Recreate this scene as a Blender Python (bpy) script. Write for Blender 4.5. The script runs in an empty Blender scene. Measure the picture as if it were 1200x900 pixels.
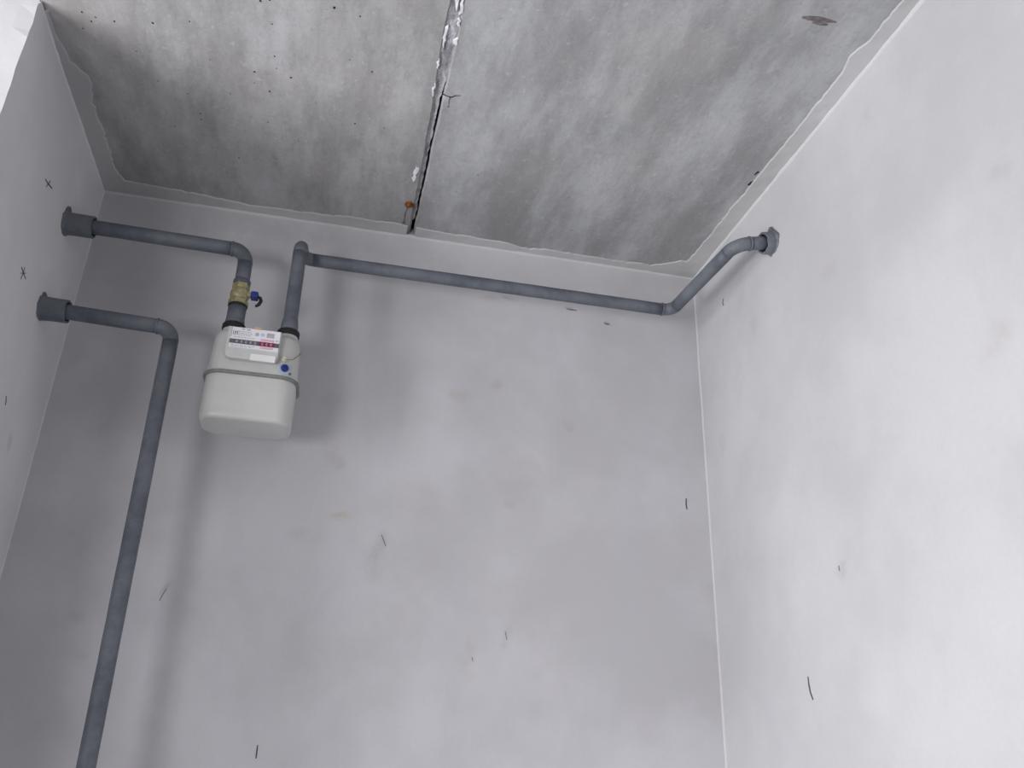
import bpy, bmesh, math, random
from mathutils import Vector, Matrix, noise
random.seed(7)
C = bpy.context.scene.collection
S = bpy.context.scene

# ------------------------------------------------------------------ camera
ZC = 1.38                      # camera height above the floor (metres)
FPX = 1000.37                  # focal length in pixels of a 1200 px wide frame
RI = Vector((0.9745834, -0.2223202, 0.0275850))
UP = Vector((-0.1150153, -0.3908807, 0.9132271))
FW = Vector((0.1922464, 0.8931887, 0.4065161))
CAM = Vector((0, 0, ZC))
cd = bpy.data.cameras.new('camera'); cam = bpy.data.objects.new('camera', cd); C.objects.link(cam)
m = Matrix.Identity(4)
for i in range(3):
    m[i][0] = RI[i]; m[i][1] = UP[i]; m[i][2] = -FW[i]
m.translation = CAM
cam.matrix_world = m
cd.sensor_fit = 'HORIZONTAL'; cd.sensor_width = 36.0; cd.lens = 36.0 * FPX / 1200.0
cd.clip_start = 0.02; cd.clip_end = 100
S.camera = cam

# ------------------------------------------------------------------ light
w = bpy.data.worlds.new('daylight'); S.world = w; w.use_nodes = True
bg = w.node_tree.nodes['Background']
bg.inputs['Color'].default_value = (0.95, 0.96, 1.0, 1); bg.inputs['Strength'].default_value = 0.25
XL, XR, YB, YF, ZT, YRET, XFAR = -0.657, 0.966, 2.0, -2.1, ZC + 1.322, 1.385, -2.7

def area(name, loc, direction, sx, sy, power, col):
    d = bpy.data.lights.new(name, 'AREA'); d.shape = 'RECTANGLE'; d.size = sx; d.size_y = sy
    d.energy = power; d.color = col
    o = bpy.data.objects.new(name, d); C.objects.link(o); o.location = loc
    o.rotation_euler = Vector(direction).to_track_quat('-Z', 'Y').to_euler()
    return o
# unseen daylight from behind and left; panels added and sized to fit the brightness
area('rear_fill_daylight', (-2.05, YF + 0.002, 0.50), (0, 1, 0), 1.1, 0.9, 52, (1.0, 0.985, 1.0))
area('left_fill_daylight', (XFAR + 0.002, -0.20, 1.20), (1, 0, 0), 0.9, 1.9, 80, (1.0, 0.985, 1.0))
area('low_fill_daylight', (XFAR + 0.002, 0.71, 0.40), (1, 0, 0), 0.9, 0.7, 77, (1.0, 0.985, 1.0))

S.view_settings.view_transform = 'Standard'; S.view_settings.look = 'None'
S.view_settings.gamma = 1.0; S.view_settings.use_curve_mapping = False
S.view_settings.exposure = 0.0

# ------------------------------------------------------------------ helpers
def ray(px, py):
    return RI * ((px - 600) / FPX) + UP * (-(py - 450) / FPX) + FW
def onX(px, py, X):
    d = ray(px, py); return CAM + d * (X / d.x)
def onY(px, py, Y):
    d = ray(px, py); return CAM + d * (Y / d.y)
def onZ(px, py, Z):
    d = ray(px, py); return CAM + d * ((Z - ZC) / d.z)

def link(name, me, mat=None, parent=None, smooth=False):
    o = bpy.data.objects.new(name, me); C.objects.link(o)
    if mat is not None: me.materials.append(mat)
    if parent is not None: o.parent = parent
    if smooth:
        for p in me.polygons: p.use_smooth = True
    return o
def pyobj(name, vs, fs, mat, parent=None, smooth=False):
    me = bpy.data.meshes.new(name); me.from_pydata([tuple(v) for v in vs], [], fs)
    bm = bmesh.new(); bm.from_mesh(me); bmesh.ops.recalc_face_normals(bm, faces=bm.faces); bm.to_mesh(me); bm.free()
    me.update()
    return link(name, me, mat, parent, smooth)
def bmobj(name, bm, mat, parent=None, smooth=False):
    me = bpy.data.meshes.new(name); bmesh.ops.recalc_face_normals(bm, faces=bm.faces)
    bm.to_mesh(me); bm.free(); return link(name, me, mat, parent, smooth)
def empty(name, loc):
    o = bpy.data.objects.new(name, None); C.objects.link(o); o.location = loc; o.empty_display_size = 0.05
    return o
def tag(o, label, cat, group=None):
    o['label'] = label; o['category'] = cat
    if group: o['group'] = group
    return o
def adopt(child, parent):
    """child mesh is written in world coordinates; keep it there under a parent that only has a location"""
    child.parent = parent
    child.data.transform(Matrix.Translation(-parent.location))
    return child
def adopt2(child, parent, root):
    child.parent = parent
    child.data.transform(Matrix.Translation(-root.location))
    return child
def box_bm(bm, lo, hi, bevel=0.0, seg=2):
    r = bmesh.ops.create_cube(bm, size=1.0)
    c = [(a + b) / 2 for a, b in zip(lo, hi)]; s = [b - a for a, b in zip(lo, hi)]
    for v in r['verts']: v.co = Vector((c[0] + v.co.x * s[0], c[1] + v.co.y * s[1], c[2] + v.co.z * s[2]))
    if bevel > 0:
        es = set(e for v in r['verts'] for e in v.link_edges)
        bmesh.ops.bevel(bm, geom=list(es), offset=bevel, segments=seg, affect='EDGES', profile=0.5)
def box(name, lo, hi, mat, parent=None, bevel=0.0, seg=2, smooth=False):
    bm = bmesh.new(); box_bm(bm, lo, hi, bevel, seg); return bmobj(name, bm, mat, parent, smooth)

def fillet_path(pts, radii, n=10):
    """list of pieces: ('straight', [a,b]) and ('bend', [points...])"""
    pieces = []; cur = Vector(pts[0])
    for i in range(1, len(pts) - 1):
        p = Vector(pts[i]); a = (Vector(pts[i-1]) - p).normalized(); b = (Vector(pts[i+1]) - p).normalized()
        ang = a.angle(b); t = radii[i-1] / math.tan(ang / 2)
        s, e = p + a * t, p + b * t
        cen = p + (a + b).normalized() * (radii[i-1] / math.sin(ang / 2))
        arc = []
        u = s - cen; v = e - cen; om = u.angle(v)
        for k in range(n + 1):
            q = k / n
            arc.append(cen + u * (math.sin((1-q)*om)/math.sin(om)) + v * (math.sin(q*om)/math.sin(om)))
        pieces.append(('straight', [cur, s])); pieces.append(('bend', arc)); cur = e
    pieces.append(('straight', [cur, Vector(pts[-1])]))
    return pieces
def sweep(name, path, rad, mat, parent=None, sides=28, wob=0.0, seed=0.0):
    path = [Vector(p) for p in path]
    if len(path) == 2:
        L = (path[1] - path[0]).length; k = max(2, int(L / 0.03))
        path = [path[0].lerp(path[1], i / k) for i in range(k + 1)]
    n = len(path); rr = rad if callable(rad) else (lambda t: rad)
    t0 = (path[1] - path[0]).normalized()
    nr = t0.orthogonal().normalized()
    vs, fs = [], []
    for i, p in enumerate(path):
        t = (path[min(i+1, n-1)] - path[max(i-1, 0)]).normalized()
        nr = (nr - t * nr.dot(t)).normalized(); bi = t.cross(nr)
        for k in range(sides):
            a = 2 * math.pi * k / sides
            d = nr * math.cos(a) + bi * math.sin(a)
            r = rr(i / (n - 1))
            if wob: r += wob * noise.noise(Vector((p.x*40 + seed, p.y*40, p.z*40)) + d * 1.2)
            vs.append(p + d * r)
    for i in range(n - 1):
        for k in range(sides):
            k2 = (k + 1) % sides
            fs.append((i*sides+k, i*sides+k2, (i+1)*sides+k2, (i+1)*sides+k))
    fs.append(tuple(range(sides))[::-1]); fs.append(tuple((n-1)*sides+k for k in range(sides)))
    return pyobj(name, vs, fs, mat, parent, True)
def lathe(name, origin, axis, prof, mat, parent=None, sides=32, smooth=True, flat=False):
    """prof: list of (distance along the axis, radius)"""
    ax = Vector(axis).normalized(); o = Vector(origin); u = ax.orthogonal().normalized(); v = ax.cross(u)
    vs, fs = [], []
    for (h, r) in prof:
        for k in range(sides):
            a = 2*math.pi*(k + 0.5)/sides
            vs.append(o + ax*h + (u*math.cos(a) + v*math.sin(a))*max(r, 1e-5))
    n = len(prof)
    for i in range(n-1):
        for k in range(sides):
            k2 = (k+1) % sides
            fs.append((i*sides+k, i*sides+k2, (i+1)*sides+k2, (i+1)*sides+k))
    fs.append(tuple(range(sides))[::-1]); fs.append(tuple((n-1)*sides+k for k in range(sides)))
    ob = pyobj(name, vs, fs, mat, parent, smooth)
    if smooth:
        ob.data.polygons[len(fs)-1].use_smooth = False; ob.data.polygons[len(fs)-2].use_smooth = False
        sharp(ob, 40)
    return ob
def sharp(ob, deg):
    bm = bmesh.new(); bm.from_mesh(ob.data)
    for e in bm.edges:
        if len(e.link_faces) == 2 and e.calc_face_angle(0) > math.radians(deg): e.smooth = False
    bm.to_mesh(ob.data); bm.free()

# ------------------------------------------------------------------ materials
def new_mat(name, rough=0.8, spec=0.3):
    mt = bpy.data.materials.new(name); mt.use_nodes = True
    nt = mt.node_tree; b = nt.nodes['Principled BSDF']
    b.inputs['Roughness'].default_value = rough; b.inputs['Specular IOR Level'].default_value = spec
    return mt, nt, b
def nd(nt, t, **kw):
    n = nt.nodes.new(t)
    for k, v in kw.items():
        if k in n.inputs: n.inputs[k].default_value = v
        else: setattr(n, k, v)
    return n
def coords(nt): return nd(nt, 'ShaderNodeTexCoord').outputs['Object']
def noise_tex(nt, vec, scale, detail=4, rough=0.55, stretch=None, dist=0.0):
    if stretch:
        mp = nd(nt, 'ShaderNodeMapping'); mp.inputs['Scale'].default_value = stretch
        nt.links.new(vec, mp.inputs['Vector']); vec = mp.outputs['Vector']
    n = nd(nt, 'ShaderNodeTexNoise'); n.inputs['Scale'].default_value = scale
    n.inputs['Detail'].default_value = detail; n.inputs['Roughness'].default_value = rough
    n.inputs['Distortion'].default_value = dist
    nt.links.new(vec, n.inputs['Vector']); return n.outputs['Fac']
def ramp(nt, fac, a, b, smooth=True, lo=0.0, hi=1.0):
    r = nd(nt, 'ShaderNodeMapRange'); r.interpolation_type = 'SMOOTHSTEP' if smooth else 'LINEAR'
    r.inputs['From Min'].default_value = a; r.inputs['From Max'].default_value = b
    r.inputs['To Min'].default_value = lo; r.inputs['To Max'].default_value = hi
    nt.links.new(fac, r.inputs['Value']); return r.outputs['Result']
def mix(nt, fac, c1, c2, mode='MIX'):
    n = nd(nt, 'ShaderNodeMix'); n.data_type = 'RGBA'; n.blend_type = mode
    if isinstance(fac, float): n.inputs[0].default_value = fac
    else: nt.links.new(fac, n.inputs[0])
    for idx, c in ((6, c1), (7, c2)):
        if isinstance(c, tuple): n.inputs[idx].default_value = (*c, 1)
        else: nt.links.new(c, n.inputs[idx])
    return n.outputs[2]
def mul(nt, a, b):
    n = nd(nt, 'ShaderNodeMath'); n.operation = 'MULTIPLY'
    for i, s in ((0, a), (1, b)):
        if isinstance(s, float): n.inputs[i].default_value = s
        else: nt.links.new(s, n.inputs[i])
    return n.outputs[0]
def bump(nt, b, fac, strength, dist, prev=None):
    n = nd(nt, 'ShaderNodeBump'); n.inputs['Strength'].default_value = strength; n.inputs['Distance'].default_value = dist
    nt.links.new(fac, n.inputs['Height'])
    if prev: nt.links.new(prev, n.inputs['Normal'])
    nt.links.new(n.outputs['Normal'], b.inputs['Normal']); return n.outputs['Normal']
def warped(nt, vec, amount, scale):
    n = nd(nt, 'ShaderNodeTexNoise'); n.inputs['Scale'].default_value = scale; n.inputs['Detail'].default_value = 3
    nt.links.new(vec, n.inputs['Vector'])
    s = nd(nt, 'ShaderNodeVectorMath'); s.operation = 'SUBTRACT'; s.inputs[1].default_value = (0.5, 0.5, 0.5)
    nt.links.new(n.outputs['Color'], s.inputs[0])
    k = nd(nt, 'ShaderNodeVectorMath'); k.operation = 'SCALE'; k.inputs['Scale'].default_value = amount
    nt.links.new(s.outputs[0], k.inputs[0])
    a = nd(nt, 'ShaderNodeVectorMath'); a.operation = 'ADD'
    nt.links.new(vec, a.inputs[0]); nt.links.new(k.outputs[0], a.inputs[1]); return a.outputs[0]
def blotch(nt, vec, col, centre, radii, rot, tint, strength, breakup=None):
    """a stain or patch of painted shade with its own place and size"""
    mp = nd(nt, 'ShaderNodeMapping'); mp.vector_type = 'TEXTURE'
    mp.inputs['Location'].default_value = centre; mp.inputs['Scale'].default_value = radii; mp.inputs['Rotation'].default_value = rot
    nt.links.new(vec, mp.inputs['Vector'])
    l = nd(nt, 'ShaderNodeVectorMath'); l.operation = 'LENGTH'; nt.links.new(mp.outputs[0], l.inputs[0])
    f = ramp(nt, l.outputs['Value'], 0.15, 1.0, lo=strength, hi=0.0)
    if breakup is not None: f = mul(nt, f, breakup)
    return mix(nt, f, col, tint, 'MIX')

def plaster(name, base, blots=(), var=0.5):
    mt, nt, b = new_mat(name, 0.85, 0.25); v = coords(nt)
    dk = tuple(c * (1 - 0.13*var) for c in base)
    lt = (min(1, base[0]*(1+.05*var)), min(1, base[1]*(1+.055*var)), min(1, base[2]*(1+.06*var)))
    c = mix(nt, ramp(nt, noise_tex(nt, v, 2.3, 5, 0.6), 0.35, 0.68), dk, lt)
    # trowel passes: broad soft vertical and slanted bands, slightly warmer or cooler
    c = mix(nt, ramp(nt, noise_tex(nt, v, 3.0, 4, 0.6, (1.5, 1.5, 0.55), 0.6), 0.46, 0.75, hi=0.55*var),
            c, (base[0]*.87, base[1]*.89, base[2]*.91))
    c = mix(nt, ramp(nt, noise_tex(nt, v, 7.0, 6, 0.7, None, 0.8), 0.60, 0.78, hi=0.40*var), c, (base[0]*.86, base[1]*.81, base[2]*.78))
    c = mix(nt, ramp(nt, noise_tex(nt, v, 26, 5, 0.75, (1, 1, .7)), 0.63, 0.80, hi=0.28*var), c, (base[0]*.70, base[1]*.69, base[2]*.68))
    fine = noise_tex(nt, v, 160, 3, 0.6)
    c = mix(nt, ramp(nt, fine, 0.30, 0.70, hi=0.10), c, tuple(x*.75 for x in base))
    wv = warped(nt, v, 0.06, 9.0); brk = ramp(nt, noise_tex(nt, v, 30, 4, 0.7), 0.28, 0.62)
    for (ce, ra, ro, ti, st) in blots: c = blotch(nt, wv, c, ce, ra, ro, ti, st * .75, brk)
    nt.links.new(c, b.inputs['Base Color'])
    p = bump(nt, b, noise_tex(nt, v, 3.5, 3, 0.5), 0.5, 0.010)
    p = bump(nt, b, noise_tex(nt, v, 55, 5, 0.65), 0.20, 0.0014, p)
    return mt

def simple(name, col, rough, spec=0.4, metal=0.0, var=0.12, scale=60, bmp=0.0):
    mt, nt, b = new_mat(name, rough, spec); b.inputs['Metallic'].default_value = metal
    v = coords(nt)
    c = mix(nt, ramp(nt, noise_tex(nt, v, scale, 4, 0.6), 0.35, 0.68), tuple(x*(1-var) for x in col), tuple(min(1, x*(1+var)) for x in col))
    nt.links.new(c, b.inputs['Base Color'])
    if bmp: bump(nt, b, noise_tex(nt, v, scale*2, 4, 0.6), 0.4, bmp)
    return mt

# stains and painted shade with their own place on each surface
def bY(px, py, rx, rz, tint, st, rot=0.0):
    p = onY(px, py, YB); return ((p.x, p.y, p.z), (rx, 1.0, rz), (0, rot, 0), tint, st)
def bX(px, py, X, ry, rz, tint, st, rot=0.0):
    p = onX(px, py, X); return ((p.x, p.y, p.z), (1.0, ry, rz), (rot, 0, 0), tint, st)
def bZ(px, py, rx, ry, tint, st, rot=0.0):
    p = onZ(px, py, ZT); return ((p.x, p.y, p.z), (rx, ry, 1.0), (0, 0, rot), tint, st)
OCHRE, BROWN, GREY, DARK = (.50, .42, .30), (.36, .29, .25), (.33, .33, .35), (.16, .155, .16)
back_blots = [
    bY(398, 602, .035, .018, OCHRE, .55), bY(392, 540, .04, .03, BROWN, .35), bY(385, 520, .03, .05, BROWN, .30),
    bY(395, 470, .05, .06, BROWN, .22), bY(540, 462, .06, .03, BROWN, .28), bY(585, 455, .03, .02, BROWN, .35),
    bY(445, 640, .02, .05, GREY, .45, .3), bY(437, 660, .03, .05, GREY, .30), bY(490, 590, .10, .08, BROWN, .12),
    bY(598, 590, .03, .02, BROWN, .25), bY(550, 770, .03, .07, BROWN, .25), bY(592, 745, .02, .05, GREY, .35, .3),
    bY(668, 363, .022, .007, BROWN, .85), bY(711, 379, .016, .006, DARK, .75), bY(598, 349, .03, .010, DARK, .5),
    bY(575, 350, .05, .012, OCHRE, .5), bY(600, 330, .03, .01, BROWN, .3), bY(720, 366, .03, .010, GREY, .5),
    bY(664, 498, .02, .02, BROWN, .35), bY(95, 762, .03, .02, OCHRE, .35), bY(85, 725, .04, .03, GREY, .3),
    bY(120, 500, .05, .05, GREY, .25), bY(800, 730, .07, .13, (.50, .55, .58), .45), bY(735, 780, .10, .03, (.48, .50, .50), .3),
    bY(330, 350, .06, .10, (.45, .48, .47), .25), bY(330, 275, .35, .07, (.40, .44, .43), .55), bY(170, 330, .16, .16, (.42, .42, .42), .4), bY(500, 300, .2, .05, (.44, .46, .46), .35), bY(640, 325, .30, .04, (.55, .54, .53), .25),  # greenish patches paint in the shade above the long pipe
    bY(360, 630, .08, .03, GREY, .20), bY(190, 690, .012, .04, GREY, .5, .6), bY(600, 560, .10, .10, BROWN, .10),
    bY(400, 760, .2, .2, GREY, .08), bY(215, 270, .15, .06, GREY, .25)]
right_blots = [
    bX(868, 345, XR, .05, .10, BROWN, .22), bX(883, 380, XR, .03, .06, BROWN, .25), bX(1165, 400, XR, .05, .04, BROWN, .28),
    bX(1180, 402, XR, .02, .02, OCHRE, .2), bX(970, 320, XR, .05, .04, BROWN, .2), bX(1170, 198, XR, .03, .03, GREY, .35),
    bX(865, 445, XR, .04, .10, GREY, .2), bX(984, 667, XR, .02, .03, GREY, .5), bX(846, 520, XR, .03, .05, GREY, .35),
    bX(1000, 640, XR, .1, .1, GREY, .12), bX(1100, 600, XR, .1, .1, GREY, .08), bX(820, 345, XR, .03, .09, GREY, .35),
    bX(1060, 250, XR, .2, .1, GREY, .08), bX(960, 430, XR, .12, .1, GREY, .10), bX(925, 760, XR, .07, .2, GREY, .12),
    bX(1180, 300, XR, .1, .2, GREY, .08)]
left_blots = [
    bX(12, 515, XL, .02, .03, OCHRE, .6), bX(75, 360, XL, .05, .06, BROWN, .20), bX(60, 330, XL, .02, .02, (.75, .76, .78), .5),
    bX(98, 120, XL, .02, .06, OCHRE, .30), bX(103, 145, XL, .015, .04, OCHRE, .35), bX(60, 130, XL, .06, .15, (.62, .62, .60), .3),
    bX(35, 600, XL, .05, .08, GREY, .2)]
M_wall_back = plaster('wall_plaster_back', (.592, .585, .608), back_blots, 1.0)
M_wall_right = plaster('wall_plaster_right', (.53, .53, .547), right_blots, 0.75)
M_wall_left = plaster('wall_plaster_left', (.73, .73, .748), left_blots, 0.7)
M_wall_plain = plaster('wall_plaster_plain', (.215, .22, .22), (), 0.35)
M_bead = plaster('plaster_bead', (.60, .596, .61), (), 0.6)
M_smear = plaster('plaster_smear', (.50, .50, .505), (), 1.2)

def concrete(name, blots, base=(.385, .381, .385)):
    mt, nt, b = new_mat(name, 0.9, 0.2); v = coords(nt)
    dk = tuple(x*.70 for x in base); lt = (base[0]*1.17, base[1]*1.18, base[2]*1.20)
    c = mix(nt, ramp(nt, noise_tex(nt, v, 3.2, 7, 0.68, (2.0, .6, 1), 0.0), 0.33, 0.68), dk, lt)
    c = mix(nt, ramp(nt, noise_tex(nt, v, 17, 8, 0.85, (1.2, .8, 1), 0), 0.46, 0.70, hi=.42), c, tuple(x*.62 for x in base))
    c = mix(nt, ramp(nt, noise_tex(nt, v, 5, 5, 0.6, (1, 1, 1), 0), 0.55, 0.72, hi=.30), c, (base[0]*.86, base[1]*.94, base[2]*.88))
    c = mix(nt, ramp(nt, noise_tex(nt, v, 4.2, 5, 0.6, (1, .7, 1), 0), 0.58, 0.74, hi=.30), c, (base[0]*1.12, base[1]*1.03, base[2]*1.02))
    c = mix(nt, ramp(nt, noise_tex(nt, v, 75, 6, 0.85), 0.52, 0.72, hi=.50), c, tuple(x*.45 for x in base))
    c = mix(nt, ramp(nt, noise_tex(nt, v, 2.6, 4, 0.6), 0.50, 0.70, hi=.35), c, (base[0]*1.0, base[1]*.93, base[2]*.88))
    c = mix(nt, ramp(nt, noise_tex(nt, v, 45, 5, 0.8), 0.56, 0.72, hi=.40), c, tuple(min(1, x*1.6) for x in base))
    wv = warped(nt, v, 0.10, 7.0); brk = ramp(nt, noise_tex(nt, v, 22, 6, 0.75), 0.30, 0.62, lo=.25, hi=1.0)
    for (ce, ra, ro, ti, st) in blots: c = blotch(nt, wv, c, ce, ra, ro, ti, st, brk)
    nt.links.new(c, b.inputs['Base Color'])
    p = bump(nt, b, noise_tex(nt, v, 9, 6, 0.7), 0.5, 0.006)
    bump(nt, b, noise_tex(nt, v, 90, 5, 0.7), 0.35, 0.0016, p)
    return mt
STAIN_SHADE = (.13, .13, .14); WHT = (.60, .60, .62); GRN = (.27, .31, .285); BRN = (.27, .24, .22)  # darkest tint serves real streaks and shade painted on the ceiling
left_slab_blots = [
    bZ(80, 30, .10, .05, STAIN_SHADE, .6), bZ(115, 75, .09, .12, STAIN_SHADE, .60), bZ(150, 130, .08, .14, STAIN_SHADE, .65), bZ(190, 190, .13, .12, STAIN_SHADE, .6), bZ(215, 130, .05, .16, STAIN_SHADE, .6),  # shadow of the left wall's end, painted into the ceiling corner
    bZ(205, 75, .04, .12, STAIN_SHADE, .35), bZ(285, 150, .05, .16, STAIN_SHADE, .45), bZ(290, 60, .03, .10, STAIN_SHADE, .35), bZ(300, 215, .12, .06, BRN, .5),
    bZ(250, 175, .12, .10, STAIN_SHADE, .4), bZ(150, 175, .12, .05, BRN, .35), bZ(340, 230, .16, .07, STAIN_SHADE, .55), bZ(240, 205, .16, .06, STAIN_SHADE, .4), bZ(410, 230, .10, .07, STAIN_SHADE, .45),
    bZ(400, 130, .05, .20, STAIN_SHADE, .28), bZ(430, 240, .09, .03, BRN, .45), bZ(320, 170, .05, .08, GREY, .2), bZ(440, 60, .03, .2, STAIN_SHADE, .18),
    bZ(180, 20, .08, .10, WHT, .35), bZ(340, 30, .12, .2, WHT, .30), bZ(250, 60, .05, .14, WHT, .32), bZ(460, 60, .05, .3, WHT, .18),
    bZ(340, 120, .05, .12, WHT, .25), bZ(370, 90, .06, .10, WHT, .2), bZ(478, 232, .022, .045, (.30, .13, .05), .8)]
right_slab_blots = [
    bZ(640, 50, .035, .13, STAIN_SHADE, .62), bZ(628, 150, .05, .17, STAIN_SHADE, .68), bZ(610, 200, .05, .10, STAIN_SHADE, .40), bZ(725, 155, .035, .14, STAIN_SHADE, .34),
    bZ(700, 200, .04, .12, STAIN_SHADE, .36), bZ(805, 130, .04, .17, STAIN_SHADE, .34), bZ(780, 200, .04, .13, STAIN_SHADE, .40), bZ(750, 30, .06, .10, STAIN_SHADE, .22),
    bZ(870, 100, .03, .16, STAIN_SHADE, .30), bZ(820, 225, .04, .10, STAIN_SHADE, .32), bZ(560, 240, .10, .06, GRN, .65), bZ(650, 255, .13, .07, STAIN_SHADE, .52),
    bZ(790, 280, .14, .10, STAIN_SHADE, .8), bZ(600, 262, .2, .06, STAIN_SHADE, .5), bZ(730, 285, .2, .08, STAIN_SHADE, .5), bZ(720, 270, .09, .05, GRN, .6), bZ(690, 245, .03, .02, (.35, .32, .20), .45), bZ(555, 100, .05, .06, STAIN_SHADE, .20),  # back-edge stains, deepened to paint in the shade towards the wall
    bZ(540, 190, .05, .16, (.50, .50, .54), .45), bZ(520, 230, .05, .08, (.52, .53, .57), .55), bZ(585, 75, .06, .15, WHT, .35), bZ(580, 140, .04, .14, WHT, .30),
    bZ(670, 100, .05, .2, WHT, .28), bZ(660, 200, .04, .10, WHT, .26), bZ(740, 215, .04, .09, WHT, .22), bZ(760, 100, .05, .2, WHT, .18), bZ(850, 30, .15, .1, GRN, .30),
    bZ(548, 30, .02, .16, (.70, .70, .73), .75), bZ(556, 90, .012, .03, BRN, .5), bZ(571, 268, .015, .008, STAIN_SHADE, .9), bZ(872, 100, .013, .012, STAIN_SHADE, .8),
    bZ(840, 170, .04, .12, BRN, .2), bZ(950, 70, .08, .1, BRN, .15)]
M_slab_left = concrete('left_slab_concrete', left_slab_blots)
M_slab_right = concrete('right_slab_concrete', right_slab_blots, (.385, .39, .398))

def mortar():
    mt, nt, b = new_mat('joint_mortar', 0.95, 0.1); v = coords(nt)
    c = mix(nt, ramp(nt, noise_tex(nt, v, 40, 6, 0.8, (1, .25, 1)), 0.42, 0.66), (.27, .275, .295), (.60, .60, .64))
    nt.links.new(c, b.inputs['Base Color']); bump(nt, b, noise_tex(nt, v, 70, 6, 0.75), 0.9, 0.006); return mt
M_mortar = mortar()
M_white_mortar = simple('white_mortar', (.72, .72, .75), .95, .1, bmp=.002)
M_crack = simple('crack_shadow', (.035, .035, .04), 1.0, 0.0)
M_pencil = simple('black_pencil', (.09, .09, .105), .9, .1)
M_rust = simple('rust', (.20, .07, .02), .9, .2, var=.4, scale=120, bmp=.001)
M_scuff = simple('dried_mud', (.17, .15, .15), .95, .1, var=.25, scale=90)
M_floor = plaster('floor_screed', (.22, .22, .22), (), 1.0)

def pipe_mat():
    mt, nt, b = new_mat('grey_pipe_paint', 0.55, 0.4); v = coords(nt)
    c = mix(nt, ramp(nt, noise_tex(nt, v, 14, 6, 0.65), 0.3, 0.7), (.088, .098, .122), (.150, .165, .19))
    c = mix(nt, ramp(nt, noise_tex(nt, v, 80, 4, 0.7), 0.55, 0.75, hi=.4), c, (.20, .22, .235))
    c = mix(nt, ramp(nt, noise_tex(nt, v, 25, 5, 0.7), 0.62, 0.78, hi=.4), c, (.10, .095, .10))
    nt.links.new(c, b.inputs['Base Color']); bump(nt, b, noise_tex(nt, v, 120, 4, .6), .35, .0008); return mt
M_pipe = pipe_mat()
M_meter = simple('meter_enamel', (.56, .565, .55), .28, .5, var=.025, scale=20)
M_housing = simple('index_housing_plastic', (.55, .57, .55), .35, .5, var=.03)
M_seam = simple('seam_band_steel', (.20, .215, .21), .45, .5, var=.15)
M_black = simple('black_rubber', (.018, .018, .022), .6, .4)
M_label = simple('label_paper', (.78, .77, .82), .5, .4, var=.02)
M_sticker = simple('sticker_paper', (.80, .78, .79), .5, .4, var=.02)
M_ink = simple('label_ink', (.12, .12, .15), .6)
M_midink = simple('pale_label_ink', (.42, .42, .46), .6)
M_redband = simple('red_register_band', (.22, .02, .07), .4)
M_pink = simple('pink_label_print', (.72, .45, .56), .5)
M_digit = simple('register_digit', (.62, .58, .62), .5)
M_brass = simple('dull_brass', (.40, .36, .20), .42, .5, metal=.35, var=.2, scale=90)
M_blue = simple('blue_plastic', (.012, .035, .20), .35, .5)
M_palebl = simple('pale_blue_sticker', (.48, .56, .66), .5, .4, var=.04)
M_seal = simple('cream_seal', (.70, .66, .48), .5)
M_wire = simple('seal_wire', (.26, .26, .14), .5, .5, metal=.4)
M_orange = simple('orange_tag', (.62, .42, .20), .6)

# ------------------------------------------------------------------ structure
def struct(o):
    o['kind'] = 'structure'; return o
T = 0.16
struct(box('floor', (XFAR - T, YF - T, -0.12), (XR + T, YB + T, 0), M_floor))
struct(box('wall_back', (XL - T, YB, 0), (XR + T, YB + T, ZT + .02), M_wall_back))
struct(box('wall_right', (XR, YF - T, 0), (XR + T, YB, ZT + .02), M_wall_right))
# left wall: its free end makes a slightly uneven arris towards the room
vs, fs = [], []
N = 140
for i in range(N + 1):
    z = ZT * i / N + (0.02 if i == N else 0)
    dx = 0.0022 * noise.noise(Vector((1.3, 2.1, z*11))) + 0.0012 * noise.noise(Vector((5, 2, z*60)))
    dy = 0.0030 * noise.noise(Vector((8.3, 2.1, z*9))) + 0.0022 * noise.noise(Vector((9, 1, z*55)))
    vs += [(XL, YB, z), (XL, YRET + .03, z), (XL + dx, YRET + dy, z), (XL - .03, YRET, z), (XL - T, YRET, z), (XL - T, YB, z)]
for i in range(N):
    for k in range(6):
        k2 = (k+1) % 6; fs.append((i*6+k, i*6+k2, i*6+6+k2, i*6+6+k))
fs += [tuple(range(6)), tuple(N*6+k for k in range(6))]
struct(pyobj('wall_left', vs, fs, M_wall_left))
struct(box('wall_return', (XFAR, YRET, 0), (XL - T, YRET + T, ZT + .02), M_wall_plain))
# far left wall and wall behind the camera, openings cut for the added lights
def wall_hole(name, axis, at, thick, a0, a1, h0, h1, b0, b1):
    bm = bmesh.new()
    for (u0, u1, z0, z1) in ((a0, h0, 0, ZT), (h1, a1, 0, ZT), (h0, h1, 0, b0), (h0, h1, b1, ZT)):
        if u1 - u0 < 1e-3 or z1 - z0 < 1e-3: continue
        if axis == 'x': box_bm(bm, (at - thick, u0, z0), (at, u1, z1))
        else: box_bm(bm, (u0, at - thick, z0), (u1, at, z1))
    return struct(bmobj(name, bm, M_wall_plain))
wall_hole('wall_far_left', 'x', XFAR, T, YF, 0.255, -0.655, 0.255, 0.245, 2.155)
wall_hole('wall_far_left', 'x', XFAR, T, 0.255, YRET + T, 0.255, 1.165, 0.045, 0.755)
wall_hole('wall_behind', 'y', YF, T, XFAR - T, XR, -2.605, -1.495, 0.045, 0.955)

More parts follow.
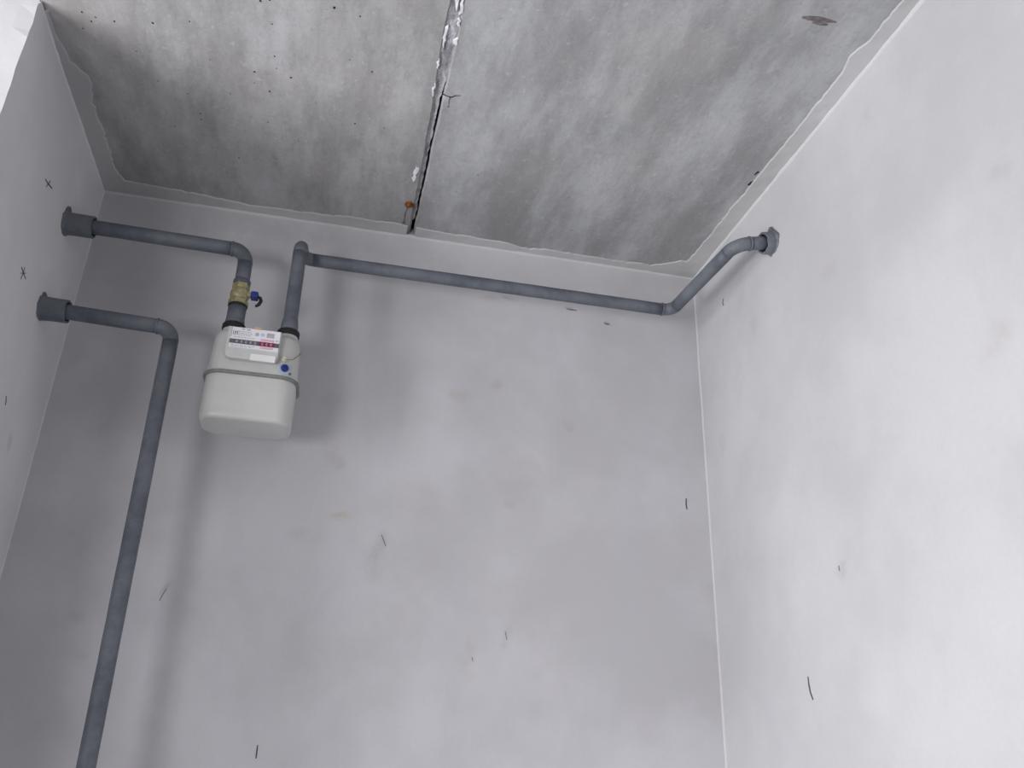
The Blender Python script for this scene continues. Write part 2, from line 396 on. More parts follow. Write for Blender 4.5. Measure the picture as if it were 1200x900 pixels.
# ceiling: two precast slabs with a mortared joint
ceil = struct(empty('ceiling', (0, 0, ZT)))
JL, JR = 0.117, 0.139
def slab(x0, x1, ragged, mat):
    """underside plane with one irregular long edge at the joint"""
    n = 420; vs, fs = [], []
    y0, y1 = YF - T, YB + T
    for i in range(n + 1):
        y = y0 + (y1 - y0) * i / n
        e = 0.0035 * noise.noise(Vector((ragged*7, y*9, 0))) + 0.0022 * noise.noise(Vector((ragged*3, y*48, 2)))
        a, b = (x0, x1 + e) if ragged == 1 else (x0 + e, x1)
        c = 0.004
        tp = max(0.0, min(1.0, (y - 1.25) / 0.5)); tp = tp*tp*(3 - 2*tp) * 0.010
        if ragged == 1: b += tp
        if ragged == 1: prof = [(a, 0), (b - c, 0), (b, c), (b, .14), (a, .14)]
        else: prof = [(b, 0), (a + c, 0), (a, c), (a, .14), (b, .14)]
        vs += [(px, y, ZT + pz) for px, pz in prof]
    for i in range(n):
        for k in range(5):
            k2 = (k+1) % 5; fs.append((i*5+k, i*5+k2, i*5+5+k2, i*5+5+k))
    fs += [tuple(range(5)), tuple(n*5+k for k in range(5))]
    return adopt(pyobj('concrete_slab', vs, fs, mat), ceil)
slab(XFAR - T, JL, 1, M_slab_left)
slab(JR, XR + T, 2, M_slab_right)
# mortar bed in the joint: recessed and split along its right edge near the back wall
n = 500; vs, fs = [], []
for i in range(n + 1):
    y = YF + (YB + .02 - YF) * i / n
    open_ = max(0.0, min(1.0, (y - 1.36) / 0.10))
    crack = open_ * (0.0092 + 0.0035 * noise.noise(Vector((3, y*30, 1))) + 0.002 * noise.noise(Vector((3, y*110, 1))))
    if y > 1.93: crack += .004
    xr_ = JR + .004 - crack
    dep = 0.003 + 0.004 * open_ + 0.002 * noise.noise(Vector((1, y*20, 5)))
    for k, u in enumerate((0, .3, .55, .8, 1.0)):
        x = JL - .004 + (xr_ - JL + .004) * u
        vs.append((x, y, ZT + dep + 0.0028 * noise.noise(Vector((x*120, y*55, 3)))))
    vs.append((xr_ - .001, y, ZT + .12)); vs.append((JL - .004, y, ZT + .12))
for i in range(n):
    for k in range(7):
        k2 = (k+1) % 7; fs.append((i*7+k, i*7+k2, i*7+7+k2, i*7+7+k))
fs += [tuple(range(7)), tuple(n*7+k for k in range(7))]
adopt(pyobj('joint_mortar', vs, fs, M_mortar), ceil)
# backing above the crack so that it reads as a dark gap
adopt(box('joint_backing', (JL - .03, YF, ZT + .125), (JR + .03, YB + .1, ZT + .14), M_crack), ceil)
# white mortar flecks along the joint
def blob_patch(name, pts, thick, mat, parent, down=True, jitter=.002, seed=0):
    """thin irregular pat pressed on the ceiling, outline given in plan"""
    cx = sum(p[0] for p in pts)/len(pts); cy = sum(p[1] for p in pts)/len(pts)
    out = []
    for i, p in enumerate(pts):
        q = pts[(i+1) % len(pts)]
        for k in range(4):
            t = k/4; x = p[0]+(q[0]-p[0])*t; y = p[1]+(q[1]-p[1])*t
            out.append((x + jitter*noise.noise(Vector((x*90+seed, y*90, 0))), y + jitter*noise.noise(Vector((x*90, y*90+seed, 4)))))
    n = len(out); vs = [(x, y, ZT + .002) for x, y in out]
    vs += [(cx+(x-cx)*.9, cy+(y-cy)*.9, ZT - thick) for x, y in out] + [(cx, cy, ZT - thick*1.1)]
    fs = [(i, (i+1) % n, n+(i+1) % n, n+i) for i in range(n)] + [(n+i, n+(i+1) % n, 2*n) for i in range(n)]
    return adopt(pyobj(name, vs, fs, mat), parent)
for i, (px, py, lx, ly) in enumerate(((541, 8, .005, .030), (538, 26, .004, .014), (535, 48, .004, .012), (521, 42, .003, .04), (514, 74, .0025, .02),
                                      (508, 105, .002, .03), (486, 205, .006, .045), (543, -25, .006, .08))):
    p = onZ(px, py, ZT)
    pts = [(p.x + lx*math.cos(a)*random.uniform(.6, 1.1), p.y + ly*math.sin(a)*random.uniform(.6, 1.1)) for a in [k*math.pi/4 for k in range(8)]]
    blob_patch('mortar_fleck', pts, .0015, M_white_mortar, ceil, seed=i, jitter=.007)
# fork of the crack and a few scratches on the slab, thin slivers
def sliver(name, pts, widths, mat, parent, plane, eps=0.0006):
    """thin stroke lying on a wall; plane = normal pointing into the room"""
    nrm = Vector(plane); vs = []; pts = [Vector(p) for p in pts]
    for i, p in enumerate(pts):
        t = (pts[min(i+1, len(pts)-1)] - pts[max(i-1, 0)]).normalized(); s = t.cross(nrm).normalized()
        w_ = widths[i] / 2
        vs += [p + s*w_ - nrm*.0005, p - s*w_ - nrm*.0005, p - s*w_ + nrm*eps, p + s*w_ + nrm*eps]
    fs = [(0, 1, 2, 3)]
    for i in range(len(pts)-1):
        for k in range(4):
            k2 = (k+1) % 4; fs.append((i*4+k, i*4+k2, i*4+4+k2, i*4+4+k))
    fs.append(tuple((len(pts)-1)*4+k for k in range(4)))
    o = pyobj(name, vs, fs, mat)
    return adopt(o, parent)
DN = (0, 0, -1)
def cz(*pp): return [onZ(a, b, ZT) for a, b in pp]
sliver('crack', cz((518, 110), (523, 112), (529, 114), (534, 112), (540, 112)), [.0022, .0018, .0028, .0022, .0008], M_crack, ceil, DN)
sliver('crack', cz((528, 113), (526, 119), (526, 126)), [.0016, .0009, .0004], M_crack, ceil, DN)
sliver('mud_scuff', cz((940, 20), (948, 21), (958, 22), (968, 24), (980, 26)), [.004, .010, .012, .010, .003], M_scuff, ceil, DN)
sliver('mud_scuff', cz((952, 26), (962, 28), (970, 29)), [.004, .008, .003], M_scuff, ceil, DN)
sliver('mud_scuff', cz((877, 217), (881, 214), (886, 211)), [.006, .010, .003], M_crack, ceil, DN)
sliver('mud_scuff', cz((884, 205), (889, 201)), [.002, .006], M_crack, ceil, DN)
# air holes in the cast concrete
vs, fs = [], []
pits = [(134,25,2.2),(107,25,1.8),(179,27,2.4),(222,25,1.6),(305,1,2.2),(392,9,2.4),(422,19,1.8),(319,28,1.4),(322,66,1.6),(298,84,1.8),(316,107,2.0),
        (299,84,1.4),(341,91,2.2),(436,84,2.0),(416,145,2.0),(314,143,1.5),(235,133,1.6),(205,148,1.5),(280,185,1.6),(236,140,1.3),(97,33,1.5),(112,20,1.5),
        (316,0,1.6),(96,14,2.0),(298,97,1.4),(324,80,1.3),(350,165,1.3),(370,120,1.2),(160,60,1.3),(185,95,1.2),(270,110,1.2),(410,70,1.3),(450,150,1.3),(440,200,1.4),
        (525,125,1.4),(560,205,1.5),(670,270,1.3),(324,186,1.4),(246,70,1.2),(220,110,1.2)]
for (px, py, r) in pits:
    p = onZ(px, py, ZT); base = len(vs); r = r * .00112
    for k in range(8):
        a = k*math.pi/4; q = r*random.uniform(.7, 1.2); vs.append((p.x + q*math.cos(a), p.y + q*1.2*math.sin(a), ZT - .0003))
    vs.append((p.x, p.y, ZT - .0002))
    fs += [(base+k, base+(k+1) % 8, base+8) for k in range(8)]
o = adopt(pyobj('air_holes', vs, fs, M_crack), ceil); o['kind'] = 'stuff'
# rusty stub of reinforcement left by the joint
p = onZ(479, 239, ZT)
stub = lathe('rust_stub', (p.x, p.y, ZT + .004), (.1, .15, -1), [(0, .011), (.008, .010), (.012, .007), (.013, .0)], M_rust, sides=12)
adopt(stub, ceil); stub['label'] = 'rusty orange stub end in the ceiling by the slab joint'
sliver('rust_streak', cz((478, 243), (475, 250), (474, 257), (473, 262)), [.004, .003, .004, .009], M_scuff, ceil, DN)
sliver('rust_streak', cz((481, 236), (485, 240), (484, 245)), [.003, .005, .002], M_rust, ceil, DN)

# ragged plaster smeared from the walls onto the ceiling
def edge_smear(name, samples, wall, thick=.004, seed=0.0, jag=.006):
    """samples: (s along, inner coordinate); wall: ('y', 2.0) or ('x', value)"""
    vs, fs = [], []; ax, wv = wall; n = 0
    for (s0, w0), (s1, w1) in zip(samples[:-1], samples[1:]):
        k = max(1, int(abs(s1 - s0) / .006))
        for i in range(k):
            t = i/k; s = s0 + (s1-s0)*t; v = w0 + (w1-w0)*t
            v += jag*noise.noise(Vector((s*16 + seed, 1, 0))) + jag*.7*noise.noise(Vector((s*70 + seed, 3, 0)))
            v = wv + (v - wv)
            sgn = 1 if v > wv else -1
            row = [(wv - sgn*.004, ZT - thick*1.7), (wv + (v-wv)*.5, ZT - thick*(1.05 + .4*noise.noise(Vector((s*30, 2, seed))))), (v - sgn*.003, ZT - thick*.8), (v, ZT + .001), (wv - sgn*.004, ZT + .001)]
            for (c, z) in row: vs.append((s, c, z) if ax == 'y' else (c, s, z))
            n += 1
    for i in range(n-1):
        for k in range(5):
            k2 = (k+1) % 5; fs.append((i*5+k, i*5+k2, i*5+5+k2, i*5+5+k))
    fs += [tuple(range(5)), tuple((n-1)*5+k for k in range(5))]
    return struct(pyobj(name, vs, fs, M_smear))
edge_smear('trim_1', [(XL - .002, 1.93), (-.60, 1.944), (-.43, 1.953), (-.30, 1.968), (-.17, 1.965), (-.05, 1.955), (.10, 1.951), (.127, 1.960)], ('y', YB), seed=2)
edge_smear('trim_2', [(.143, 1.958), (.25, 1.963), (.40, 1.964), (.44, 1.978), (.50, 1.968), (.70, 1.972), (.82, 1.967), (.85, 1.95), (.90, 1.925), (XR + .002, 1.92)], ('y', YB), seed=5)
edge_smear('trim_3', [(YF, .936), (.9, .934), (1.08, .930), (1.105, .921), (1.13, .916), (1.17, .926), (1.3, .926), (1.47, .923), (1.64, .919), (1.8, .917), (YB + .002, .912)], ('x', XR), seed=8, jag=.004)
edge_smear('trim_4', [(YRET + .02, -.650), (1.54, -.636), (1.575, -.610), (1.60, -.606), (1.66, -.616), (1.75, -.611), (1.9, -.613), (1.94, -.60), (YB + .002, -.58)], ('x', XL), seed=11, jag=.007)
# thin trowelled beads in the corners
def corner_bead(name, fn, n, r, mat, seed):
    vs, fs = [], []
    for i in range(n + 1):
        p, a, b = fn(i / n)
        w1 = r*(1 + .35*noise.noise(Vector((i*.13, seed, 0))) + .25*noise.noise(Vector((i*.5, seed, 4)))); w2 = r*(1 + .35*noise.noise(Vector((i*.13, seed, 9))))
        p, a, b = Vector(p), Vector(a), Vector(b)
        vs += [p - a*.003 - b*.003, p + a*w1 - b*.002, p + a*w1*.42 + b*w2*.42, p + b*w2 - a*.002]
    for i in range(n):
        for k in range(4):
            k2 = (k+1) % 4; fs.append((i*4+k, i*4+k2, i*4+4+k2, i*4+4+k))
    fs += [(0, 1, 2, 3), tuple(n*4+k for k in range(4))]
    return struct(pyobj(name, vs, fs, mat, smooth=False))
corner_bead('trim_5', lambda t: ((XR, YB, ZT*t), (-1, 0, 0), (0, -1, 0)), 160, .0050, M_bead, 1)
corner_bead('trim_6', lambda t: ((XL, YB, ZT*t), (1, 0, 0), (0, -1, 0)), 160, .003, M_wall_left, 2)
def wob(t, s): return .0015*noise.noise(Vector((t*30, s, 0)))
corner_bead('trim_7', lambda t: ((XR, YF + (YB-YF)*t, ZT - .006 + wob(t, 1)), (-1, 0, 0), (0, 0, -1)), 200, .0060, M_bead, 3)
corner_bead('trim_8', lambda t: ((XL + (XR-XL)*t, YB, ZT - .006 + wob(t, 2)), (0, -1, 0), (0, 0, -1)), 120, .0060, M_bead, 4)
corner_bead('trim_9', lambda t: ((XL, YRET + (YB-YRET)*t, ZT - .006), (1, 0, 0), (0, 0, -1)), 60, .004, M_wall_left, 5)

# pencil strokes and flecks on the plaster, children of their wall
walls = {k: bpy.data.objects[k] for k in ('wall_back', 'wall_right', 'wall_left')}
def pen(wall, pts, wd, mat=M_pencil, name='pencil_mark'):
    if wall == 'wall_back': P = [onY(a, b, YB) for a, b in pts]; nn = (0, -1, 0)
    elif wall == 'wall_right': P = [onX(a, b, XR) for a, b in pts]; nn = (-1, 0, 0)
    else: P = [onX(a, b, XL) for a, b in pts]; nn = (1, 0, 0)
    k = len(P); ws = [wd * .68 * (.55 + .45*math.sin(math.pi*(i+.5)/k)) for i in range(k)]
    sliver(name, P, ws, mat, walls[wall], nn)
pen('wall_left', [(53, 210), (56, 215), (61, 221)], .0050); pen('wall_left', [(59, 212), (56, 216), (54, 219)], .0035)
pen('wall_left', [(25, 313), (27, 319), (30, 327)], .0040); pen('wall_left', [(29, 313), (27, 320), (24, 327)], .0035)
pen('wall_left', [(24, 320), (30, 320)], .0025)
pen('wall_left', [(7, 464), (7, 470), (6, 475)], .0045)
pen('wall_right', [(947, 793), (948, 802), (950, 812), (953, 820)], .0070)
pen('wall_right', [(848, 350), (847, 355), (848, 358)], .0070, M_scuff, 'plaster_fleck')
pen('wall_right', [(983, 663), (984, 669)], .0040, M_scuff, 'plaster_fleck')
pen('wall_back', [(804, 584), (804, 591), (805, 597)], .0050)
pen('wall_back', [(302, 873), (301, 880), (300, 889)], .0042)
pen('wall_back', [(447, 627), (450, 634), (452, 640)], .0022, M_scuff, 'plaster_fleck')
pen('wall_back', [(195, 690), (190, 698), (187, 704)], .0025, M_scuff, 'plaster_fleck')
pen('wall_back', [(664, 362), (669, 363), (676, 364)], .0045, M_scuff, 'plaster_fleck')
pen('wall_back', [(708, 379), (711, 380), (714, 380)], .0045, M_scuff, 'plaster_fleck')
pen('wall_back', [(553, 770), (554, 775)], .0025, M_scuff, 'plaster_fleck')
pen('wall_back', [(592, 740), (594, 750)], .0020, M_scuff, 'plaster_fleck')
pen('wall_back', [(763, 318), (766, 314), (768, 311)], .0055, M_scuff, 'plaster_fleck')

# ------------------------------------------------------------------ pipes
def pipe(label, pts, radii, r, base, names=None, extra=None):
    root = empty('gas_pipe', base); tag(root, label, 'pipe')
    pcs = fillet_path(pts, radii)
    for i, (kind, pp) in enumerate(pcs):
        o = sweep('pipe_bend' if kind == 'bend' else 'pipe_section', pp, r, M_pipe, wob=.0005, seed=i*3.1)
        adopt(o, root)
    return root, pcs
def weld(root, p, axis, r):
    ax = Vector(axis).normalized(); p = Vector(p)
    o = lathe('weld_bead', p - ax*.003, ax, [(0, r - .0015), (.001, r + .0012), (.003, r + .0020), (.005, r + .0012), (.006, r - .0015)], M_pipe, sides=28)
    adopt(o, root)
R0 = 0.0167
YP = 1.812
def W(x, y, z): return Vector((x, y, ZC + z))
# lower left pipe: out of the left wall, then down to the floor
low, pcs = pipe('grey steel gas pipe running from the lower left sleeve down to the floor',
                [W(XL + .004, YP, .873), W(-.3835, YP, .862), W(-.3555, YP, -1.37)], [.034], R0, Vector((-.3555, YP, 0)))
weld(low, pcs[1][1][0], (1, 0, 0), R0)
# upper left pipe: out of the left wall to the valve above the meter
upp, pcs = pipe('short grey gas pipe from the upper left sleeve down to the brass valve',
                [W(XL + .004, YP, 1.093), W(-.2575, YP, 1.086), W(-.2562, YP, 1.003)], [.034], R0, W(-.2562, YP, 1.003))
weld(upp, pcs[1][1][0], (1, 0, 0), R0)
# long pipe: up from the meter outlet, back, along the wall, out along the right wall and into it
XO = -.1362
long_, pcs = pipe('long grey gas pipe from the meter outlet along the back wall to the right wall',
                  [W(XO, YP, .888), W(XO - .0015, YP, 1.128), W(-.1345, 1.880, 1.1275), W(.838, 1.880, 1.1265), W(.868, 1.560, 1.140), W(XR - .004, 1.560, 1.160)],
                  [.026, .026, .030, .040], R0*.97, W(XO, YP, .888))
adopt(lathe('pipe_socket', W(XO, YP, .889), (0, 0, 1), [(0, .0185), (.002, .0198), (.018, .0192), (.034, .0166)], M_pipe, sides=28), long_)
weld(long_, pcs[5][1][0], (1, 0, 0), R0*.97); weld(long_, pcs[7][1][-1], Vector(pcs[8][1][1]) - Vector(pcs[8][1][0]), R0*.97)

# ------------------------------------------------------------------ sleeves in the walls
def sleeve(label, centre, axis, length, ro, ri, flare, seed, up_peak):
    """thick collar round the pipe with a torn flange against the wall"""
    root = empty('pipe_sleeve', centre); tag(root, label, 'pipe sleeve', None)
    ax = Vector(axis).normalized(); u = Vector((0, 0, 1)); u = (u - ax*u.dot(ax)).normalized(); v = ax.cross(u)
    n = 40; vs, fs = [], []
    rings = [(-.006, ro, 0), (.003, ro*1.04, 0), (length*.35, ro, 0), (length*.97, ro*1.0, 1), (length, ro*.97, 1), (length*.99, ri, 1), (length*.55, ri, 0), (-.006, ri, 0)]
    for j, (h, r, rag) in enumerate(rings):
        for k in range(n):
            a = 2*math.pi*k/n; d = u*math.cos(a) + v*math.sin(a)
            hh = h + (.0035*noise.noise(Vector((math.cos(a)*2.2 + seed, math.sin(a)*2.2, 1))) if rag else 0)
            rr = r*(1 + .03*noise.noise(Vector((math.cos(a)*1.5 + seed, math.sin(a)*1.5, h*30))))
            vs.append(Vector(centre) + ax*hh + d*rr)
    m_ = len(rings)
    for j in range(m_):
        j2 = (j+1) % m_
        for k in range(n):
            k2 = (k+1) % n; fs.append((j*n+k, j*n+k2, j2*n+k2, j2*n+k))
    body = adopt(pyobj('sleeve_tube', vs, fs, M_pipe, smooth=True), root); sharp(body, 50)
    # black filler ring that stands in for the shade in the sleeve's open gap
    adopt(lathe('sleeve_gap_shade', Vector(centre) - ax*.004, ax, [(0, .0172), (0, ri*1.02), (length*.72, ri*1.02), (length*.74, ri*.95), (length*.74, .0172), (0, .0172)], M_black, sides=24), root)
    # torn flange
    vs, fs = [], []
    for k in range(64):
        a = 2*math.pi*k/64; d = u*math.cos(a) + v*math.sin(a)
        rg = ro*1.06 + flare*(.25 + .75*max(0, noise.noise(Vector((math.cos(a)*2.4 + seed*2, math.sin(a)*2.4, 5))) + .25))
        for (pa, ph, pw) in up_peak: rg += ph*math.exp(-((a - pa + math.pi) % (2*math.pi) - math.pi)**2/(2*pw*pw))
        th = .0035 + .0025*noise.noise(Vector((math.cos(a)*3, math.sin(a)*3, seed)))
        c = Vector(centre)
        vs += [c + d*ro*.9 - ax*.003, c + d*rg - ax*.002, c + d*(rg - .0015) + ax*th, c + d*ro*.9 + ax*(th + .006)]
    for k in range(64):
        k2 = (k+1) % 64
        for j in range(4):
            j2 = (j+1) % 4; fs.append((k*4+j, k*4+j2, k2*4+j2, k2*4+j))
    adopt(pyobj('sleeve_flange', vs, fs, M_pipe), root)
    return root
sleeve('grey sleeve around the upper pipe where it enters the left wall', W(XL, YP, 1.092), (1, 0, -.01), .062, .0255, .0215, .005, 1.0, [(0.15, .013, .35)])
sleeve('grey sleeve around the lower pipe where it enters the left wall', W(XL, YP, .873), (1, 0, -.02), .055, .0255, .0215, .003, 4.0, [(0.25, .008, .15)])
sleeve('grey torn sleeve around the long pipe where it enters the right wall', W(XR, 1.560, 1.160), (-1, 0, -.19), .028, .0265, .0215, .008, 7.0,
       [(0.55, .012, .12), (-0.25, .010, .10), (0.1, -.006, .12), (2.75, .012, .12), (3.4, .005, .15), (1.6, .004, .1)])

# ------------------------------------------------------------------ valve
XI = -.2562
vp = W(XI, YP, .965)
valve = empty('gas_valve', vp); tag(valve, 'brass gas valve with a blue handle above the white meter', 'valve')
ZD = Vector((0, 0, 1))
adopt(lathe('valve_body', vp, ZD, [(-.012, .0165), (-.009, .0195), (-.004, .0212), (.004, .0216), (.011, .0205), (.016, .0175), (.018, .015)], M_brass, sides=32), valve)
adopt(lathe('valve_nut', W(XI, YP, .981), ZD, [(0, .0185), (.002, .0200), (.012, .0200), (.014, .0185)], M_brass, sides=6, smooth=False), valve)
adopt(lathe('valve_nut', W(XI, YP, .938), ZD, [(0, .0205), (.002, .0225), (.013, .0225), (.016, .0205)], M_brass, sides=6, smooth=False), valve)
g = adopt(lathe('gasket_ring', W(XI, YP, .934), ZD, [(0, .0205), (.001, .0215), (.005, .0215), (.006, .0205)], M_black, sides=28), valve)
g['label'] = 'black gasket ring'
adopt(lathe('upper_collar', W(XI, YP, .993), ZD, [(0, .0165), (.001, .0195), (.010, .0195), (.013, .0170)], M_pipe, sides=28), valve)
adopt(lathe('handle_stem', W(XI + .012, YP - .004, .967), (1, -.15, 0), [(0, .007), (.016, .007), (.018, .006)], M_brass, sides=16), valve)
hb = bmesh.new()
box_bm(hb, (XI + .025, YP - .016, ZC + .9585), (XI + .042, YP + .006, ZC + .9745), .003, 2)
h = adopt(bmobj('handle', hb, M_blue, smooth=False), valve); h['label'] = 'blue plastic handle'
tp = sweep('handle_tip', [W(XI + .040, YP - .006, .966), W(XI + .047, YP - .007, .962), W(XI + .0495, YP - .008, .954), W(XI + .046, YP - .009, .944), W(XI + .040, YP - .010, .938)],
           lambda t: .0030 + .0012*math.sin(math.pi*t), M_black, sides=12)
adopt2(tp, h, valve)
# threaded nipple between the valve and the meter
nip = empty('pipe_nipple', W(XI, YP, .90)); tag(nip, 'thick grey nipple joining the brass valve to the meter inlet', 'pipe fitting')
adopt(sweep('nipple_tube', [W(XI, YP, .888), W(XI, YP, .936)], .0200, M_pipe, wob=.0005), nip)
adopt(lathe('nipple_shoulder', W(XI, YP, .889), ZD, [(0, .0195), (.002, .0212), (.010, .0212), (.013, .0198)], M_pipe, sides=28), nip)

# ------------------------------------------------------------------ gas meter
MX = -.1962; MW, MD = .191, .122; MYF = 1.750; MYB = MYF + MD
def plan(grow, rad, n=9):
    hw, hd = MW/2 + grow, MD/2 + grow; r = rad + grow; cy = (MYF + MYB)/2; pts = []
    for (sx, sy, a0) in ((1, -1, -90), (1, 1, 0), (-1, 1, 90), (-1, -1, 180)):
        for k in range(n + 1):
            a = math.radians(a0 + 90*k/n); pts.append((MX + sx*(hw - r) + r*math.cos(a), cy + sy*(hd - r) + r*math.sin(a)))
    return pts
def shell(name, levels, mat, root, rad=.038):
    vs, fs = [], []; rings = [(z, plan(g, rad)) for z, g in levels]; n = len(rings[0][1])
    for z, ring in rings: vs += [(x, y, ZC + z) for x, y in ring]
    for i in range(len(rings)-1):
        for k in range(n):
            k2 = (k+1) % n; fs.append((i*n+k, i*n+k2, i*n+n+k2, i*n+n+k))
    fs += [tuple(range(n))[::-1], tuple((len(rings)-1)*n + k for k in range(n))]
    o = pyobj(name, vs, fs, mat, smooth=True)
    o.data.polygons[len(fs)-1].use_smooth = False; o.data.polygons[len(fs)-2].use_smooth = False
    sharp(o, 50); return adopt(o, root)
meter = empty('gas_meter', W(MX, (MYF + MYB)/2, .644))
tag(meter, 'white two-piece gas meter hanging from the pipes on the back wall', 'gas meter')
lower = shell('lower_casing', [(.6440, -.011), (.6445, -.007), (.6465, -.0035), (.6505, -.0015), (.657, -.0005), (.745, 0)], M_meter, meter)
upper = shell('upper_casing', [(.749, 0), (.766, -.001), (.827, -.0030), (.841, -.0045), (.848, -.0075), (.854, -.013), (.857, -.020), (.858, -.030)], M_meter, meter)
sb = shell('seam_band', [(.7435, .001), (.7435, .0050), (.7447, .0062), (.7493, .0062), (.7505, .0050), (.7505, .001)], M_seam, meter)
sb['label'] = 'dark grey steel band around the middle'
for x in (XI, XO):
    adopt(lathe('connector_neck', W(x, YP, .854), ZD, [(0, .0225), (.022, .0225)], M_meter, sides=28), meter)
    r = adopt(lathe('connector_ring', W(x, YP, .874), ZD, [(0, .0235), (.002, .0255), (.012, .0255), (.015, .0235)], M_black, sides=28), meter)
    r['label'] = 'black rubber ring at the connection'
# index housing on the upper front, with its rating plate and register
HX0, HX1, HZ0, HZ1 = -.2565, -.1445, .775, .8495
hb = bmesh.new(); box_bm(hb, (HX0, MYF - .015, ZC + HZ0), (HX1, MYF + .012, ZC + HZ1))
ed = [e for e in hb.edges if abs(e.verts[0].co.x - e.verts[1].co.x) < 1e-6 and abs(e.verts[0].co.z - e.verts[1].co.z) < 1e-6 and e.verts[0].co.z < ZC + .80]
bmesh.ops.bevel(hb, geom=ed, offset=.014, segments=5, affect='EDGES', profile=.5)
fr = [e for e in hb.edges if abs(e.verts[0].co.y - (MYF-.015)) < 1e-6 and abs(e.verts[1].co.y - (MYF-.015)) < 1e-6]
bmesh.ops.bevel(hb, geom=fr, offset=.003, segments=2, affect='EDGES', profile=.5)
hous = adopt(bmobj('index_housing', hb, M_housing), meter); hous['label'] = 'grey-white index housing with the register'
FY = MYF - .015; PZ = .0085
def plate(name, x0, x1, z0, z1, mat, lift, parent=hous, rnd=0):
    return adopt2(box(name, (x0 - .0015, FY - lift, ZC + z0 + PZ), (x1 - .0015, FY + .0005, ZC + z1 + PZ), mat, bevel=rnd), parent, meter)
PX0, PX1 = -.2480, -.1450
lab = plate('rating_plate', PX0, PX1, .7905, .8385, M_label, .0010); lab['label'] = 'white rating plate'
plate('register_window', PX0, PX1, .8000, .8100, M_ink, .0018)
plate('red_register_band', -.1870, -.1535, .8000, .8100, M_redband, .0022)
plate('pink_print', -.1850, -.1560, .8125, .8175, M_pink, .0013)
plate('pink_print', -.1830, -.1560, .7935, .7985, M_pink, .0013)
def flat_print(name, lst, mat, lift):
    bm = bmesh.new()
    for (x0, x1, z0, z1) in lst: box_bm(bm, (x0 - .0015, FY - lift, ZC + z0 + PZ), (x1 - .0015, FY, ZC + z1 + PZ))
    return adopt2(bmobj(name, bm, mat), hous, meter)
rows = []
random.seed(3)
for z in (.8205, .8245, .8285):
    x = -.232
    while x < -.205:
        l = random.uniform(.002, .006); rows.append((x, x + l, z, z + .0016)); x += l + .0015
for z in (.8150,):
    x = -.240
    while x < -.195:
        l = random.uniform(.002, .006); rows.append((x, x + l, z, z + .0014)); x += l + .002
for z in (.7925, .7955):
    x = -.244
    while x < -.200:
        l = random.uniform(.003, .008); rows.append((x, x + l, z, z + .0012)); x += l + .002
flat_print('fine_print', rows, M_midink, .0013)
flat_print('emblem', [(-.2430, -.2370, .8210, .8222), (-.2430, -.2418, .8210, .8300), (-.2395, -.2370, .8240, .8290), (-.2350, -.2335, .8210, .8300),
                      (-.2470, -.2462, .8150, .8370), (-.226, -.220, .8345, .8360), (-.216, -.208, .8340, .8355)], M_ink, .0014)
flat_print('print_block', [(-.1730, -.1570, .8215, .8325)], M_midink, .0013)
def disc(name, x, z, r, mat, lift, parent, root, y=FY, h=.002):
    o = lathe(name, (x - .0015, y + .0005, ZC + z + PZ), (0, -1, 0), [(0, r), (h*.7, r), (h, r*.85)], mat, sides=24); return adopt2(o, parent, root)
disc('print_circle', -.1935, .8265, .0052, M_midink, .001, hous, meter, h=.0016)
disc('print_circle', -.1820, .8270, .0050, M_palebl, .001, hous, meter, h=.0016)
disc('print_circle', -.1505, .8160, .0022, M_midink, .001, hous, meter, h=.0016)
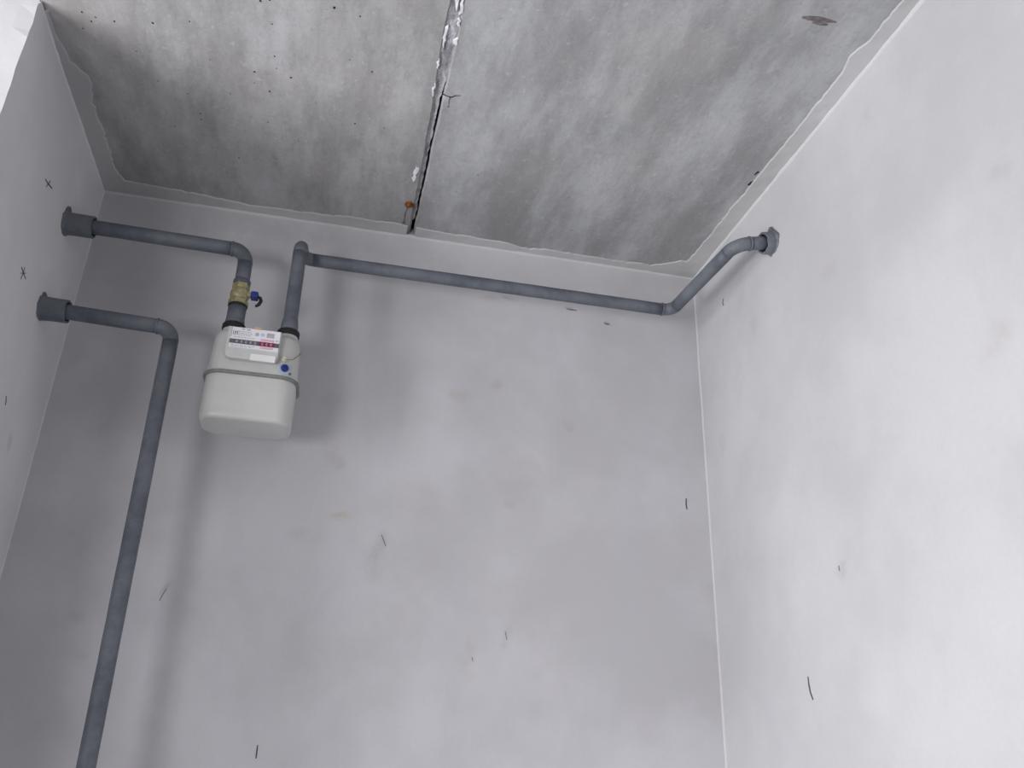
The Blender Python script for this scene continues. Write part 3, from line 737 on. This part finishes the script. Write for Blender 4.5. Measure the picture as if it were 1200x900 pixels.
# register numerals
def digit(ch, x, z, size):
    cu = bpy.data.curves.new('digit', 'FONT'); cu.body = ch; cu.size = size; cu.extrude = .0003; cu.align_x = 'CENTER'; cu.resolution_u = 2
    t = bpy.data.objects.new('tmp_text', cu); C.objects.link(t)
    dg = bpy.context.evaluated_depsgraph_get(); me = bpy.data.meshes.new_from_object(t.evaluated_get(dg))
    bpy.data.objects.remove(t); bpy.data.curves.remove(cu)
    me.materials.clear(); me.name = 'digit'
    me.transform(Matrix.Translation((x - .0015, FY - .0024, ZC + z + PZ)) @ Matrix.Rotation(math.pi/2, 4, 'X'))
    o = link('digit', me, M_digit); adopt2(o, hous, meter)
for i, x in enumerate((-.2325, -.2230, -.2135, -.2040, -.1945)): digit('0', x, .8019, .0085)
for i, x in enumerate((-.1795, -.1705, -.1615)): digit('0', x, .8019, .0085)
st = plate('white_sticker', -.2000, -.1480, .7640, .7790, M_sticker, .0030); st['label'] = 'small white paper sticker'
ot = adopt2(box('orange_tag', (-.2010, FY - .0015, ZC + .8475), (-.1890, MYF + .002, ZC + .8525), M_orange), hous, meter); ot['label'] = 'orange tag on top edge'
# seal, its wire, blue plug
def front(x): # y of the casing front at x, following its rounded corner
    e = abs(x - MX) - (MW/2 - .038)
    return MYF if e <= 0 else MYF + .038 - math.sqrt(max(0, .038**2 - e*e))
sx, sz = -.1340, .7900
o = lathe('lead_seal', (sx, front(sx) + .003, ZC + sz), (.35, -1, 0), [(0, .0062), (.007, .0062), (.009, .005)], M_seal, sides=20)
seal = adopt(o, meter); seal['label'] = 'round cream coloured seal'
adopt2(sweep('seal_wire', [Vector((sx + .003, front(sx) - .005, ZC + sz - .001)), Vector((-.122, MYF - .007, ZC + .788)), Vector((-.114, MYF + .000, ZC + .793)), Vector((-.106, MYF + .006, ZC + .804)), Vector((-.100, MYF + .010, ZC + .815))],
             .0011, M_wire, sides=8), seal, meter)
bx_, bz_ = -.1300, .7700
pl = adopt(lathe('sealing_plate', (bx_, front(bx_) + .0015, ZC + bz_), (.5, -1, 0), [(0, .0145), (.0022, .0145), (.0028, .0138)], M_palebl, sides=28), meter)
o = lathe('sealing_plug', (bx_, front(bx_) + .001, ZC + bz_), (.5, -1, 0), [(0, .0085), (.006, .0085), (.0075, .0075), (.0075, .0045), (.0055, .0040)], M_blue, sides=24)
pg = adopt(o, meter); pg['label'] = 'round dark blue plug'
o = lathe('screw', (-.1170, front(-.1170) + .001, ZC + .7610), (.7, -1, 0), [(0, .0030), (.002, .0030), (.003, .002)], M_ink, sides=12); adopt(o, meter)
